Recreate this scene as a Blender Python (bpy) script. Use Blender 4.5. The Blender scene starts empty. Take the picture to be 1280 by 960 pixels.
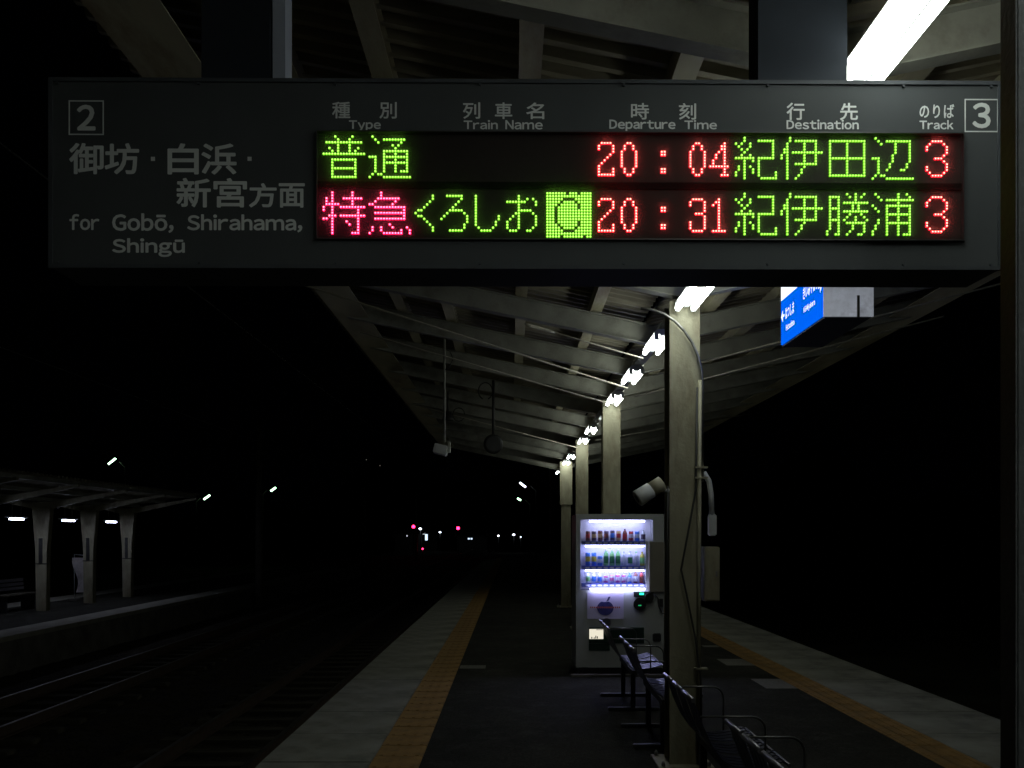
import bpy, bmesh, math, random
from mathutils import Vector, Matrix
random.seed(7)
R = math.radians
sc = bpy.context.scene
COL = sc.collection
# ------------------------------------------------------------------ camera, world, exposure
EYE = 1.6
F = 1120.0            # focal length in pixels of a 1280 px wide frame
cam_d = bpy.data.cameras.new('camera')
cam = bpy.data.objects.new('camera', cam_d); COL.objects.link(cam)
cam.location = (0, 0, EYE); cam.rotation_euler = (R(90), 0, 0)
cam_d.sensor_width = 36; cam_d.lens = 36 * F / 1280
cam_d.shift_y = (668 - 480) / 1280
cam_d.clip_start = 0.05; cam_d.clip_end = 3000
sc.camera = cam
w = bpy.data.worlds.new('World'); sc.world = w; w.use_nodes = True
bg = w.node_tree.nodes['Background']
bg.inputs['Color'].default_value = (0.4, 0.55, 1.0, 1); bg.inputs['Strength'].default_value = 0.00012
sc.view_settings.view_transform = 'Standard'; sc.view_settings.look = 'None'
sc.view_settings.exposure = 0; sc.view_settings.gamma = 1
sc.render.engine = 'CYCLES'
cy = sc.cycles
cy.use_denoising = True
try: cy.denoiser = 'OPENIMAGEDENOISE'
except Exception: pass
cy.max_bounces = 6; cy.diffuse_bounces = 3; cy.glossy_bounces = 3; cy.transparent_max_bounces = 8
cy.sample_clamp_indirect = 4; cy.caustics_reflective = False; cy.caustics_refractive = False
TUBE = 17.0            # radiance of the fluorescent tubes

def P(px, py, Y):     # a pixel of the 1280x960 photograph at depth Y -> world point
    return Vector(((px - 640) * Y / F, Y, EYE + (668 - py) * Y / F))

# ------------------------------------------------------------------ materials
def mat(name, col, rough=0.6, metal=0.0, vary=0.25, scale=6.0, bump=0.0, bscale=60.0, emit=None, estr=1.0,
        dirt=None, dirt_amt=0.5, dscale=2.0, stretch=(1, 1, 1), spec=0.5):
    m = bpy.data.materials.new(name); m.use_nodes = True
    nt = m.node_tree; N = nt.nodes; L = nt.links
    b = N['Principled BSDF']
    b.inputs['Roughness'].default_value = rough; b.inputs['Metallic'].default_value = metal
    b.inputs['Specular IOR Level'].default_value = spec
    tc = N.new('ShaderNodeTexCoord'); mp = N.new('ShaderNodeMapping'); mp.inputs['Scale'].default_value = stretch
    L.new(tc.outputs['Object'], mp.inputs['Vector'])
    no = N.new('ShaderNodeTexNoise'); no.inputs['Scale'].default_value = scale; no.inputs['Detail'].default_value = 6
    L.new(mp.outputs[0], no.inputs['Vector'])
    rp = N.new('ShaderNodeValToRGB')
    rp.color_ramp.elements[0].position = 0.3; rp.color_ramp.elements[1].position = 0.7
    rp.color_ramp.elements[0].color = tuple(max(0, c * (1 - vary)) for c in col) + (1,)
    rp.color_ramp.elements[1].color = tuple(min(1, c * (1 + vary * 0.6)) for c in col) + (1,)
    L.new(no.outputs['Fac'], rp.inputs['Fac'])
    out = rp.outputs['Color']
    if dirt:
        n2 = N.new('ShaderNodeTexNoise'); n2.inputs['Scale'].default_value = dscale; n2.inputs['Detail'].default_value = 9
        n2.inputs['Roughness'].default_value = 0.7
        L.new(mp.outputs[0], n2.inputs['Vector'])
        r2 = N.new('ShaderNodeValToRGB'); r2.color_ramp.elements[0].position = 0.5; r2.color_ramp.elements[1].position = 0.72
        r2.color_ramp.elements[1].color = (dirt_amt,) * 3 + (1,)
        L.new(n2.outputs['Fac'], r2.inputs['Fac'])
        mx = N.new('ShaderNodeMix'); mx.data_type = 'RGBA'
        L.new(r2.outputs['Color'], mx.inputs['Factor']); L.new(out, mx.inputs['A'])
        mx.inputs['B'].default_value = tuple(dirt) + (1,)
        out = mx.outputs['Result']
    L.new(out, b.inputs['Base Color'])
    if bump:
        nb = N.new('ShaderNodeTexNoise'); nb.inputs['Scale'].default_value = bscale; nb.inputs['Detail'].default_value = 4
        L.new(tc.outputs['Object'], nb.inputs['Vector'])
        bp = N.new('ShaderNodeBump'); bp.inputs['Strength'].default_value = bump; bp.inputs['Distance'].default_value = 0.01
        L.new(nb.outputs['Fac'], bp.inputs['Height']); L.new(bp.outputs[0], b.inputs['Normal'])
    if emit:
        b.inputs['Emission Color'].default_value = tuple(emit) + (1,); b.inputs['Emission Strength'].default_value = estr
    return m

def emis(name, col, s=1.0):
    m = bpy.data.materials.new(name); m.use_nodes = True
    nt = m.node_tree; nt.nodes.clear()
    o = nt.nodes.new('ShaderNodeOutputMaterial'); e = nt.nodes.new('ShaderNodeEmission')
    e.inputs['Color'].default_value = tuple(col) + (1,); e.inputs['Strength'].default_value = s
    nt.links.new(e.outputs[0], o.inputs['Surface']); return m

def glassm(name, refl=0.06, tint=(1, 1, 1)):
    m = bpy.data.materials.new(name); m.use_nodes = True
    nt = m.node_tree; nt.nodes.clear(); N = nt.nodes
    o = N.new('ShaderNodeOutputMaterial'); t = N.new('ShaderNodeBsdfTransparent'); g = N.new('ShaderNodeBsdfGlossy')
    t.inputs['Color'].default_value = tint + (1,); g.inputs['Roughness'].default_value = 0.05
    mx = N.new('ShaderNodeMixShader'); mx.inputs[0].default_value = refl
    nt.links.new(t.outputs[0], mx.inputs[1]); nt.links.new(g.outputs[0], mx.inputs[2]); nt.links.new(mx.outputs[0], o.inputs['Surface'])
    return m

M = {}
M['cream'] = mat('cream_paint', (0.335, 0.315, 0.215), 0.55, vary=0.25, scale=9, bump=0.25, bscale=35, dirt=(0.12, 0.085, 0.045), dirt_amt=0.9, dscale=3.2, stretch=(1, 1, 0.3))
M['beam'] = mat('beam_paint', (0.36, 0.36, 0.31), 0.55, vary=0.25, scale=4, bump=0.15, bscale=40, dirt=(0.10, 0.085, 0.06), dirt_amt=0.75, dscale=1.8)
M['purlin'] = mat('purlin_paint', (0.42, 0.39, 0.27), 0.55, vary=0.25, scale=4, dirt=(0.12, 0.07, 0.03), dirt_amt=0.8, dscale=2.5, stretch=(1, .3, 1))
M['sheet'] = mat('roof_sheet_metal', (0.36, 0.33, 0.25), 0.6, vary=0.4, scale=2.0, dirt=(0.05, 0.035, 0.02), dirt_amt=0.8, dscale=1.2, stretch=(.25, 1, 1))
M['asphalt'] = mat('platform_asphalt', (0.024, 0.0235, 0.018), 0.95, vary=0.35, scale=1.2, bump=0.7, bscale=90, dirt=(0.07, 0.068, 0.06), dirt_amt=0.5, dscale=3, spec=0.15)
_nt = M['asphalt'].node_tree; _b = _nt.nodes['Principled BSDF']; _src = _b.inputs['Base Color'].links[0].from_socket
_v = _nt.nodes.new('ShaderNodeTexVoronoi'); _v.inputs['Scale'].default_value = 55
_tc = _nt.nodes.new('ShaderNodeTexCoord'); _nt.links.new(_tc.outputs['Object'], _v.inputs['Vector'])
_m = _nt.nodes.new('ShaderNodeMix'); _m.data_type = 'RGBA'; _m.blend_type = 'MULTIPLY'; _m.inputs['Factor'].default_value = 0.8
_r = _nt.nodes.new('ShaderNodeValToRGB'); _r.color_ramp.elements[0].color = (.5, .5, .5, 1); _r.color_ramp.elements[1].color = (1.6, 1.6, 1.5, 1)
_nt.links.new(_v.outputs['Color'], _r.inputs['Fac']); _nt.links.new(_src, _m.inputs['A']); _nt.links.new(_r.outputs['Color'], _m.inputs['B'])
_nt.links.new(_m.outputs['Result'], _b.inputs['Base Color'])
M['slab'] = mat('coping_concrete', (0.28, 0.28, 0.235), 0.9, vary=0.25, scale=3, bump=0.4, bscale=70, dirt=(0.08, 0.078, 0.07), dirt_amt=0.7, dscale=2.2, spec=0.2)
M['tact'] = mat('tactile_yellow', (0.33, 0.195, 0.065), 0.8, vary=0.3, scale=5, bump=0.3, bscale=60, dirt=(0.11, 0.085, 0.05), dirt_amt=0.8, dscale=4, spec=0.2)
M['wallc'] = mat('platform_wall_concrete', (0.16, 0.15, 0.13), 0.9, vary=0.4, scale=2, bump=0.3, dirt=(0.05, 0.04, 0.03), dirt_amt=0.8, dscale=1.5)
M['ballast'] = mat('ballast_stone', (0.04, 0.036, 0.028), 1.0, vary=0.75, scale=22, bump=1.0, bscale=30, dirt=(0.05, 0.032, 0.018), dirt_amt=0.6, dscale=1.2, spec=0.1)
M['earth'] = mat('dark_earth', (0.05, 0.05, 0.035), 1.0, vary=0.5, scale=0.4, spec=0.05)
M['sleeper'] = mat('sleeper_wood', (0.075, 0.068, 0.05), 0.95, vary=0.5, scale=7, bump=0.4, stretch=(.3, 2, 1), spec=0.1)
M['rail'] = mat('rail_steel', (0.10, 0.07, 0.05), 0.6, metal=0.4, vary=0.3, scale=8)
M['railtop'] = mat('rail_running_face', (0.2, 0.18, 0.15), 0.5, metal=1.0, vary=0.1, scale=8)
M['panel'] = mat('board_panel_charcoal', (0.060, 0.066, 0.070), 0.85, vary=0.12, scale=3, bump=0.03, bscale=200, dirt=(0.06, 0.065, 0.07), dirt_amt=0.35, dscale=2.5, spec=0.12)
M['matblack'] = mat('matt_black_bar', (0.006, 0.006, 0.006), 1.0, vary=0.1, spec=0.0)
M['frame'] = mat('board_frame', (0.05, 0.056, 0.064), 0.7, vary=0.15, scale=5, spec=0.2)
M['black'] = mat('black_plastic', (0.02, 0.02, 0.022), 0.5, vary=0.2)
M['ledback'] = mat('led_backing', (0.018, 0.014, 0.013), 0.75, vary=0.1, scale=40, spec=0.2)
M['letter'] = mat('grey_vinyl_lettering', (0.62, 0.65, 0.65), 0.6, vary=0.06, scale=8)
M['postgrey'] = mat('dark_grey_post_paint', (0.075, 0.08, 0.085), 0.6, vary=0.3, scale=9, bump=0.2)
M['hang'] = mat('hanger_paint', (0.02, 0.024, 0.031), 0.8, vary=0.2, scale=3, spec=0.1)
M['hangl'] = mat('hanger_edge_paint', (0.3, 0.33, 0.4), 0.5, vary=0.15, scale=3)
M['white'] = mat('white_enamel', (0.62, 0.63, 0.62), 0.4, vary=0.06, scale=3, dirt=(0.3, 0.28, 0.24), dirt_amt=0.35, dscale=3)
M['vend'] = mat('vending_cabinet_paint', (0.50, 0.52, 0.50), 0.35, vary=0.06, scale=3, dirt=(0.2, 0.19, 0.17), dirt_amt=0.3, dscale=2)
M['vendside'] = mat('vending_side_panel', (0.28, 0.26, 0.21), 0.5, vary=0.1, scale=3)
M['liner'] = mat('white_liner', (0.75, 0.76, 0.8), 0.5, vary=0.03)
M['steel'] = mat('brushed_steel', (0.34, 0.33, 0.36), 0.3, metal=0.9, vary=0.15, scale=20)
M['darksteel'] = mat('dull_steel', (0.2, 0.2, 0.19), 0.4, metal=0.7, vary=0.2, scale=20)
M['strap'] = mat('navy_steel_strap', (0.035, 0.035, 0.06), 0.35, metal=0.2, vary=0.2, scale=10)
M['darkm'] = mat('dark_metal', (0.05, 0.05, 0.05), 0.5, metal=0.3, vary=0.3)
M['rope'] = mat('galvanised_rod', (0.5, 0.47, 0.38), 0.5, metal=0.2, vary=0.2, scale=20)
M['rust'] = mat('rusted_bracket', (0.17, 0.085, 0.05), 0.8, vary=0.5, scale=12)
M['greybox'] = mat('sign_end_plate_added_glow', (0.42, 0.45, 0.52), 0.6, vary=0.2, scale=9, dirt=(0.22, 0.23, 0.27), dirt_amt=0.8, dscale=7)
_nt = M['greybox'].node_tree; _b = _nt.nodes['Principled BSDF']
_nt.links.new(_b.inputs['Base Color'].links[0].from_socket, _b.inputs['Emission Color']); _b.inputs['Emission Strength'].default_value = 0.42  # glow added in the end plate's own colour so that it looks lit
M['glass'] = glassm('clear_pane')
def coverm(name, f):
    m = bpy.data.materials.new(name); m.use_nodes = True
    nt = m.node_tree; nt.nodes.clear(); N = nt.nodes
    o = N.new('ShaderNodeOutputMaterial'); t = N.new('ShaderNodeBsdfTransparent'); g = N.new('ShaderNodeBsdfTranslucent')
    g.inputs['Color'].default_value = (.9, .9, .9, 1)
    mx = N.new('ShaderNodeMixShader')
    tc = N.new('ShaderNodeTexCoord'); no = N.new('ShaderNodeTexNoise'); no.inputs['Scale'].default_value = 5; no.inputs['Detail'].default_value = 5
    mr = N.new('ShaderNodeMapRange'); mr.inputs['To Min'].default_value = f*.8; mr.inputs['To Max'].default_value = f*1.2
    nt.links.new(tc.outputs['Object'], no.inputs['Vector']); nt.links.new(no.outputs['Fac'], mr.inputs['Value']); nt.links.new(mr.outputs[0], mx.inputs[0])
    nt.links.new(t.outputs[0], mx.inputs[1]); nt.links.new(g.outputs[0], mx.inputs[2]); nt.links.new(mx.outputs[0], o.inputs['Surface'])
    return m
M['cover'] = coverm('hazy_acrylic_cover', 0.10)
M['tube'] = emis('tube_light', (0.93, 1.0, 0.90), TUBE)
M['tubefar'] = emis('tube_light_opposite', (0.70, 0.76, 1.0), 36)
M['tubeoff'] = mat('unlit_tube', (0.6, 0.62, 0.62), 0.3, vary=0.02)
M['fixture'] = mat('lamp_housing_white', (0.72, 0.74, 0.78), 0.4, vary=0.05)
M['greenlamp'] = emis('street_tube_greenish', (0.55, 1.0, 0.62), 6.0)
M['whitelamp'] = emis('distant_lamp_white', (0.75, 0.87, 1.0), 7.0)
M['faintlamp'] = emis('distant_lamp_faint', (0.9, 0.85, 0.7), 0.12)
M['redlamp'] = emis('signal_red', (1.0, 0.02, 0.10), 9.0)
M['housewall'] = mat('house_wall', (0.2, 0.19, 0.17), 0.9, vary=0.2)
M['houseroof'] = mat('house_roof_tile', (0.08, 0.08, 0.085), 0.7, vary=0.3)
M['hill'] = mat('hill_forest', (0.03, 0.04, 0.025), 1.0, vary=0.5, scale=0.05)
M['mark'] = mat('worn_white_floor_paint', (0.17, 0.165, 0.14), 0.9, vary=0.4, scale=14, dirt=(0.035, 0.035, 0.03), dirt_amt=1.0, dscale=14)
M['cable'] = mat('cable_sheath', (0.04, 0.04, 0.035), 0.6, vary=0.2)
# LED colours
M['g1'] = emis('led_green_core', (1.05, 2.6, 0.30), 1.0); M['g0'] = emis('led_green_rim', (0.20, 0.75, 0.01), 1.0)
M['r1'] = emis('led_red_core', (9.0, 1.7, 1.3), 1.0);   M['r0'] = emis('led_red_rim', (3.4, 0.010, 0.075), 1.0)
M['p1'] = emis('led_pink_core', (9.0, 0.9, 1.6), 1.0);   M['p0'] = emis('led_pink_rim', (3.0, 0.0, 0.22), 1.0)

# ------------------------------------------------------------------ mesh helpers
class MB:
    def __init__(s): s.bm = bmesh.new(); s.mats = []
    def mi(s, m):
        if m not in s.mats: s.mats.append(m)
        return s.mats.index(m)
    def box(s, a, b, m='cream', bev=0.0, rot=None, piv=None):
        x0, y0, z0 = a; x1, y1, z1 = b
        if bev:
            t = bmesh.new(); bmesh.ops.create_cube(t, size=1)
            for v in t.verts: v.co = Vector(((x0+x1)/2+v.co.x*(x1-x0), (y0+y1)/2+v.co.y*(y1-y0), (z0+z1)/2+v.co.z*(z1-z0)))
            bmesh.ops.bevel(t, geom=t.edges[:], offset=bev, segments=2, affect='EDGES')
            mp = {v: s.bm.verts.new(v.co) for v in t.verts}; vs = list(mp.values())
            for f in t.faces: s.bm.faces.new([mp[v] for v in f.verts]).material_index = s.mi(m)
            t.free()
        else:
            c = [(x0,y0,z0),(x1,y0,z0),(x1,y1,z0),(x0,y1,z0),(x0,y0,z1),(x1,y0,z1),(x1,y1,z1),(x0,y1,z1)]
            vs = [s.bm.verts.new(p) for p in c]
            for q in ((0,3,2,1),(4,5,6,7),(0,1,5,4),(1,2,6,5),(2,3,7,6),(3,0,4,7)):
                s.bm.faces.new([vs[i] for i in q]).material_index = s.mi(m)
        if rot is not None:
            pv = Vector(piv) if piv else Vector(((x0+x1)/2, (y0+y1)/2, (z0+z1)/2))
            for v in vs: v.co = pv + rot @ (v.co - pv)
        return s
    def quad(s, pts, m):
        s.bm.faces.new([s.bm.verts.new(p) for p in pts]).material_index = s.mi(m); return s
    def tube(s, pts, r, m='steel', n=8, cap=True):
        pts = [Vector(p) for p in pts]; rings = []
        prev = None
        for i, p in enumerate(pts):
            if i == 0: d = pts[1] - p
            elif i == len(pts) - 1: d = p - pts[i-1]
            else: d = (pts[i+1] - p).normalized() + (p - pts[i-1]).normalized()
            d.normalize()
            if prev is None:
                u = d.orthogonal().normalized()
            else:
                u = (prev - d * prev.dot(d)).normalized()
            prev = u; v = d.cross(u)
            rr = r[i] if isinstance(r, (list, tuple)) else r
            rings.append([s.bm.verts.new(p + (u*math.cos(2*math.pi*k/n) + v*math.sin(2*math.pi*k/n))*rr) for k in range(n)])
        for a, b in zip(rings, rings[1:]):
            for k in range(n):
                f = s.bm.faces.new((a[k], a[(k+1)%n], b[(k+1)%n], b[k])); f.material_index = s.mi(m); f.smooth = True
        if cap:
            s.bm.faces.new(rings[0][::-1]).material_index = s.mi(m); s.bm.faces.new(rings[-1]).material_index = s.mi(m)
        return s
    def lathe(s, prof, m, n=12, at=(0,0,0), mats=None):   # prof [(r,z)...]
        at = Vector(at); rings = []
        for r, z in prof:
            rings.append([s.bm.verts.new(at + Vector((r*math.cos(2*math.pi*k/n), r*math.sin(2*math.pi*k/n), z))) for k in range(n)])
        for i, (a, b) in enumerate(zip(rings, rings[1:])):
            for k in range(n):
                f = s.bm.faces.new((a[k], a[(k+1)%n], b[(k+1)%n], b[k])); f.material_index = s.mi(mats[i] if mats else m); f.smooth = True
        s.bm.faces.new(rings[0][::-1]).material_index = s.mi(mats[0] if mats else m)
        s.bm.faces.new(rings[-1]).material_index = s.mi(mats[-1] if mats else m)
        return s
    def prism(s, poly, d, m):     # poly: list of Vector (planar), extruded by vector d
        d = Vector(d); a = [s.bm.verts.new(Vector(p)) for p in poly]; b = [s.bm.verts.new(Vector(p)+d) for p in poly]
        n = len(a); i = s.mi(m)
        s.bm.faces.new(a[::-1]).material_index = i; s.bm.faces.new(b).material_index = i
        for k in range(n): s.bm.faces.new((a[k], a[(k+1)%n], b[(k+1)%n], b[k])).material_index = i
        return s
    def build(s, name, parent=None, loc=None, kind=None, label=None):
        bmesh.ops.recalc_face_normals(s.bm, faces=s.bm.faces[:])
        me = bpy.data.meshes.new(name); s.bm.to_mesh(me); s.bm.free()
        for k in s.mats: me.materials.append(M[k])
        o = bpy.data.objects.new(name, me); COL.objects.link(o)
        if parent is not None: o.parent = parent
        if loc is not None: o.location = loc
        if kind: o['kind'] = kind
        if label: o['label'] = label
        return o

def tag(o, label, cat, group=None):
    o['label'] = label; o['category'] = cat
    if group: o['group'] = group
    return o
def thing(name, label=None, cat=None, loc=(0,0,0), rz=0, group=None, kind=None):
    o = bpy.data.objects.new(name, None); COL.objects.link(o); o.location = loc; o.rotation_euler = (0,0,rz)
    o.empty_display_size = 0.1
    if kind: o['kind'] = kind
    else: tag(o, label, cat, group)
    return o
def kids(o): return [c for c in KIDS.get(o.name, [])]
def dup(o, loc=None, label=None, parent=None):
    c = o.copy(); COL.objects.link(c)
    if loc is not None: c.location = loc
    if label: c['label'] = label
    if parent is not None: c.parent = parent
    for k in [x for x in COL.objects if x.parent == o]:
        dup(k, parent=c)
    return c

def glyph_mesh(s):
    cu = bpy.data.curves.new('t', 'FONT'); cu.body = s; cu.resolution_u = 3; cu.size = 1
    t = bpy.data.objects.new('t', cu); COL.objects.link(t)
    dg = bpy.context.evaluated_depsgraph_get(); dg.update()
    me = bpy.data.meshes.new_from_object(t.evaluated_get(dg))
    COL.objects.unlink(t); bpy.data.objects.remove(t)
    return me
GC = {}
def latin(name, s, x0, x1, z0, z1, m, parent, bold, place, gap=0.10):
    """a word built letter by letter in an upright sans, fitted to a rectangle"""
    pen = 0.0; parts = []
    for c in s:
        if c == ' ': pen += 0.3; continue
        base = {'ō': 'o', 'ū': 'u'}.get(c, c)
        if c == '-':
            parts.append(([(pen, .27), (pen+.26, .27), (pen+.26, .36), (pen, .36)], [(0, 1, 2, 3)])); pen += .26+gap; continue
        if base not in GC:
            me = glyph_mesh(chr(ord(base)+0xFEE0))
            GC[base] = ([(v.co.x, v.co.y) for v in me.vertices], [tuple(p.vertices) for p in me.polygons]); bpy.data.meshes.remove(me)
        vs, fs = GC[base]
        ax = min(v[0] for v in vs); wd = max(v[0] for v in vs)-ax
        parts.append(([(x-ax+pen, y) for x, y in vs], fs))
        if c in 'ōū':
            t = max(v[1] for v in vs)+0.10; parts.append(([(pen+wd*.15, t), (pen+wd*.85, t), (pen+wd*.85, t+.07), (pen+wd*.15, t+.07)], [(0, 1, 2, 3)]))
        pen += wd+gap
    allv = [v for p in parts for v in p[0]]
    ax, bx_, ay, by = min(v[0] for v in allv), max(v[0] for v in allv), min(v[1] for v in allv), max(v[1] for v in allv)
    V = []; Fc = []; k = 0
    sh = [(0, 0)] + ([(-1, 0), (1, 0), (0, 1), (0, -1), (.7, .7), (-.7, -.7), (.7, -.7), (-.7, .7)] if bold else [])
    for du, dv in sh:
        for vs, fs in parts:
            o = len(V)
            for x, y in vs:
                u = x0+(x-ax)/(bx_-ax)*(x1-x0)+du*bold*(z1-z0); q = z0+(y-ay)/(by-ay)*(z1-z0)+dv*bold*(z1-z0)
                p = list(place(u, q, 0)); i = 1 if abs(place(1, 0, 0)[1]) < .5 else 0; p[i] -= 0.00005*k
                V.append(p)
            Fc += [tuple(o+i for i in f) for f in fs]
        k += 1
    me = bpy.data.meshes.new(name); me.from_pydata(V, [], Fc); me.materials.append(M[m])
    o = bpy.data.objects.new(name, me); COL.objects.link(o); o.parent = parent
    return o

def text(name, s, x0, x1, z0, z1, m, parent, bold=0.0, place=None, ext=0.0006, keep=False):
    """words fitted into a local rectangle (x right, z up); 'place' maps (x, z, d) to parent coordinates"""
    cu = bpy.data.curves.new('t', 'FONT'); cu.body = s; cjk = any(ord(c) > 0x3000 for c in s); cu.offset = 0 if cjk else bold; cu.space_character = 1.0 if len(s) < 3 else 1.18; cu.resolution_u = 3; cu.size = 1
    t = bpy.data.objects.new('t', cu); COL.objects.link(t)
    dg = bpy.context.evaluated_depsgraph_get(); dg.update()
    me = bpy.data.meshes.new_from_object(t.evaluated_get(dg))
    COL.objects.unlink(t); bpy.data.objects.remove(t)
    xs = [v.co.x for v in me.vertices]; ys = [v.co.y for v in me.vertices]
    if not xs: return None
    ax, bx, ay, by = min(xs), max(xs), min(ys), max(ys)
    bm = bmesh.new(); bm.from_mesh(me); bpy.data.meshes.remove(me)
    bmesh.ops.dissolve_limit(bm, angle_limit=0.02, verts=bm.verts[:], edges=bm.edges[:])
    for v in bm.verts:
        u = x0 + (v.co.x - ax) / (bx - ax) * (x1 - x0)
        q = z0 + (v.co.y - ay) / (by - ay) * (z1 - z0)
        v.co = Vector(place(u, q, ext) if place else (u, -ext, q))
    for f in bm.faces: f.material_index = 0
    if cjk and bold:
        k = 0; src = bm.copy(); wd = bold*1.1*(z1-z0)
        tmp = bpy.data.meshes.new('tmp'); src.to_mesh(tmp); src.free()
        for du, dv in ((-1, 0), (1, 0), (0, 1), (0, -1), (.7, .7), (-.7, -.7), (.7, -.7), (-.7, .7)):
            k += 1; n0 = len(bm.verts); bm.from_mesh(tmp); bm.verts.ensure_lookup_table()
            o_ = Vector(place(du*wd, dv*wd, ext)) - Vector(place(0, 0, ext)); nrm = Vector((0, -0.00006*k, 0)) if abs(place(1, 0, 0)[1]) < .5 else Vector((-0.00006*k, 0, 0))
            for v in bm.verts[n0:]: v.co += o_ + nrm
        bpy.data.meshes.remove(tmp)
    me = bpy.data.meshes.new(name); bm.to_mesh(me); bm.free()
    me.materials.clear(); me.materials.append(M[m])
    o = bpy.data.objects.new(name, me); COL.objects.link(o); o.parent = parent
    return o

# ================================================================== GROUND, PLATFORM, TRACKS
MB().box((-400, -30, -1.45), (400, 600, -1.30), 'earth').build('ground', kind='structure')
# uneven ballast between the platforms
bm = bmesh.new(); X0, X1, Y0, Y1, st = -9.85, -1.78, 4.0, 60.0, 0.14
nx = int((X1-X0)/st); ny = int((Y1-Y0)/st)
rows = []
for j in range(ny+1):
    rw = []
    for i in range(nx+1):
        x = X0+(X1-X0)*i/nx; y = Y0+(Y1-Y0)*j/ny
        base = -1.16
        for c in (-3.4, -7.1):
            d = abs(x-c)
            if d < 1.35: base = max(base, -1.06)
            elif d < 1.75: base = max(base, -1.06-(d-1.35)*0.25)
        rw.append(bm.verts.new((x, y, base+random.uniform(-0.022, 0.022))))
    rows.append(rw)
for a, b in zip(rows, rows[1:]):
    for i in range(nx): bm.faces.new((a[i], a[i+1], b[i+1], b[i]))
me = bpy.data.meshes.new('track_ballast'); bm.to_mesh(me); bm.free(); me.materials.append(M['ballast'])
o = bpy.data.objects.new('track_ballast', me); COL.objects.link(o); o['kind'] = 'structure'

def track(cx):
    t = thing('railway_track', kind='structure', loc=(cx, 0, 0))
    for sx in (-1, 1):
        b = MB(); x = sx*0.565
        b.box((x-0.065, -5, -1.005), (x+0.065, 220, -0.985), 'rail').box((x-0.01, -5, -0.985), (x+0.01, 220, -0.885), 'rail')
        b.box((x-0.033, -5, -0.885), (x+0.033, 220, -0.858), 'rail').box((x-0.025, -5, -0.858), (x+0.025, 220, -0.854), 'railtop')
        b.build('rail', t)
    s0 = MB().box((-1.05, -0.11, -1.13), (1.05, 0.11, -1.006), 'sleeper', bev=0.01).build('sleeper', t, loc=(0, 4, 0))
    for k in range(1, 84):
        s = s0.copy(); COL.objects.link(s); s.location = (random.uniform(-.02, .02), 4+k*0.62, random.uniform(-.008, .004))
for cx in (-3.4, -7.1): track(cx)
PL, PR, PY0, PY1 = -1.77, 4.22, -6.0, 62.0
pf = thing('platform', kind='structure')
b = MB(); b.box((PL+0.03, PY0, -1.3), (PR-0.03, PY1, -0.10), 'wallc'); b.build('platform_wall', pf)
b = MB(); b.box((-0.64, PY0, -0.10), (2.97, PY1, 0.0), 'asphalt'); b.build('asphalt_surface', pf)
def row(name, x0, x1, length, y0, n, m, ztop, gap=0.006, detail=None, par=pf, zb=-0.098):
    q = MB(); q.box((x0, gap/2, zb), (x1, length-gap/2, ztop), m, bev=0.004)
    if detail: detail(q, x0, x1, length, ztop)
    f = q.build(name, par, loc=(0, y0, 0))
    for k in range(1, n):
        s = f.copy(); COL.objects.link(s); s.location = (0, y0+k*length, random.uniform(-.002, .001))
    return f
def bars(q, x0, x1, length, zt):       # four raised bars running along the platform
    W = (x1-x0)
    for k in range(4):
        c = x0+W*(k+0.5)/4
        q.box((c-0.013, 0.02, zt-0.001), (c+0.013, length-0.02, zt+0.004), 'tact')
row('coping_slab', PL, -0.994, 0.9, 0, 60, 'slab', 0.0)
row('tactile_tile', -0.99, -0.645, 0.33, 0.2, 180, 'tact', 0.0, detail=bars)
row('coping_slab', 3.305, PR, 0.9, 0, 60, 'slab', 0.0)
row('tactile_tile', 2.975, 3.30, 0.33, 0.2, 110, 'tact', 0.0, detail=bars)
def mark(px0, px1, py0, py1):
    Yn = EYE*F/(py1-668); Yf = EYE*F/(py0-668)
    xa = (px0-640)*(Yn+Yf)/2/F; xb = (px1-640)*(Yn+Yf)/2/F
    MB().box((xa, Yn, 0.001), (xb, Yf, 0.004), 'mark').build('painted_mark', pf)
mark(575, 607, 832, 836); mark(902, 936, 824, 832); mark(948, 986, 849, 861); mark(878, 898, 807, 809)

# ================================================================== CANOPY
VX = 1.2
EL, ER = -1.76, 4.16
def zp(x): return 3.38 + 0.207*abs(x-VX)      # rafter datum; purlins sit just above
RY = [-1.1, 0.38, 1.86] + [3.21+1.5*k for k in range(14)]
cyan = thing('platform_canopy', 'cream steel platform canopy with a V shaped corrugated roof', 'canopy', (0, 0, 0))
CYE = 22.95
def slope_bar(b, y0, y1, off0, off1, side, m, x0=None, x1=None):
    xa, xb = (VX, EL) if side < 0 else (VX, ER)
    if x0 is not None: xa, xb = x0, x1
    p = [Vector((xa, y0, zp(xa)+off0)), Vector((xb, y0, zp(xb)+off0)), Vector((xb, y0, zp(xb)+off1)), Vector((xa, y0, zp(xa)+off1))]
    b.prism(p, (0, y1-y0, 0), m)
for side in (-1, 1):
    b = MB()
    slope_bar(b, -0.045, 0.045, -0.152, -0.144, side, 'beam')
    slope_bar(b, -0.045, 0.045, 0.010, 0.018, side, 'beam')
    slope_bar(b, -0.004, 0.004, -0.144, 0.010, side, 'beam')
    f = b.build('rafter', cyan, loc=(0, RY[0], 0))
    for y in RY[1:]:
        s = f.copy(); COL.objects.link(s); s.location = (0, y, 0)
PX = [-1.12, -0.62, 0.08, 0.72, 1.68, 2.32, 3.02, 3.62]
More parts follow.
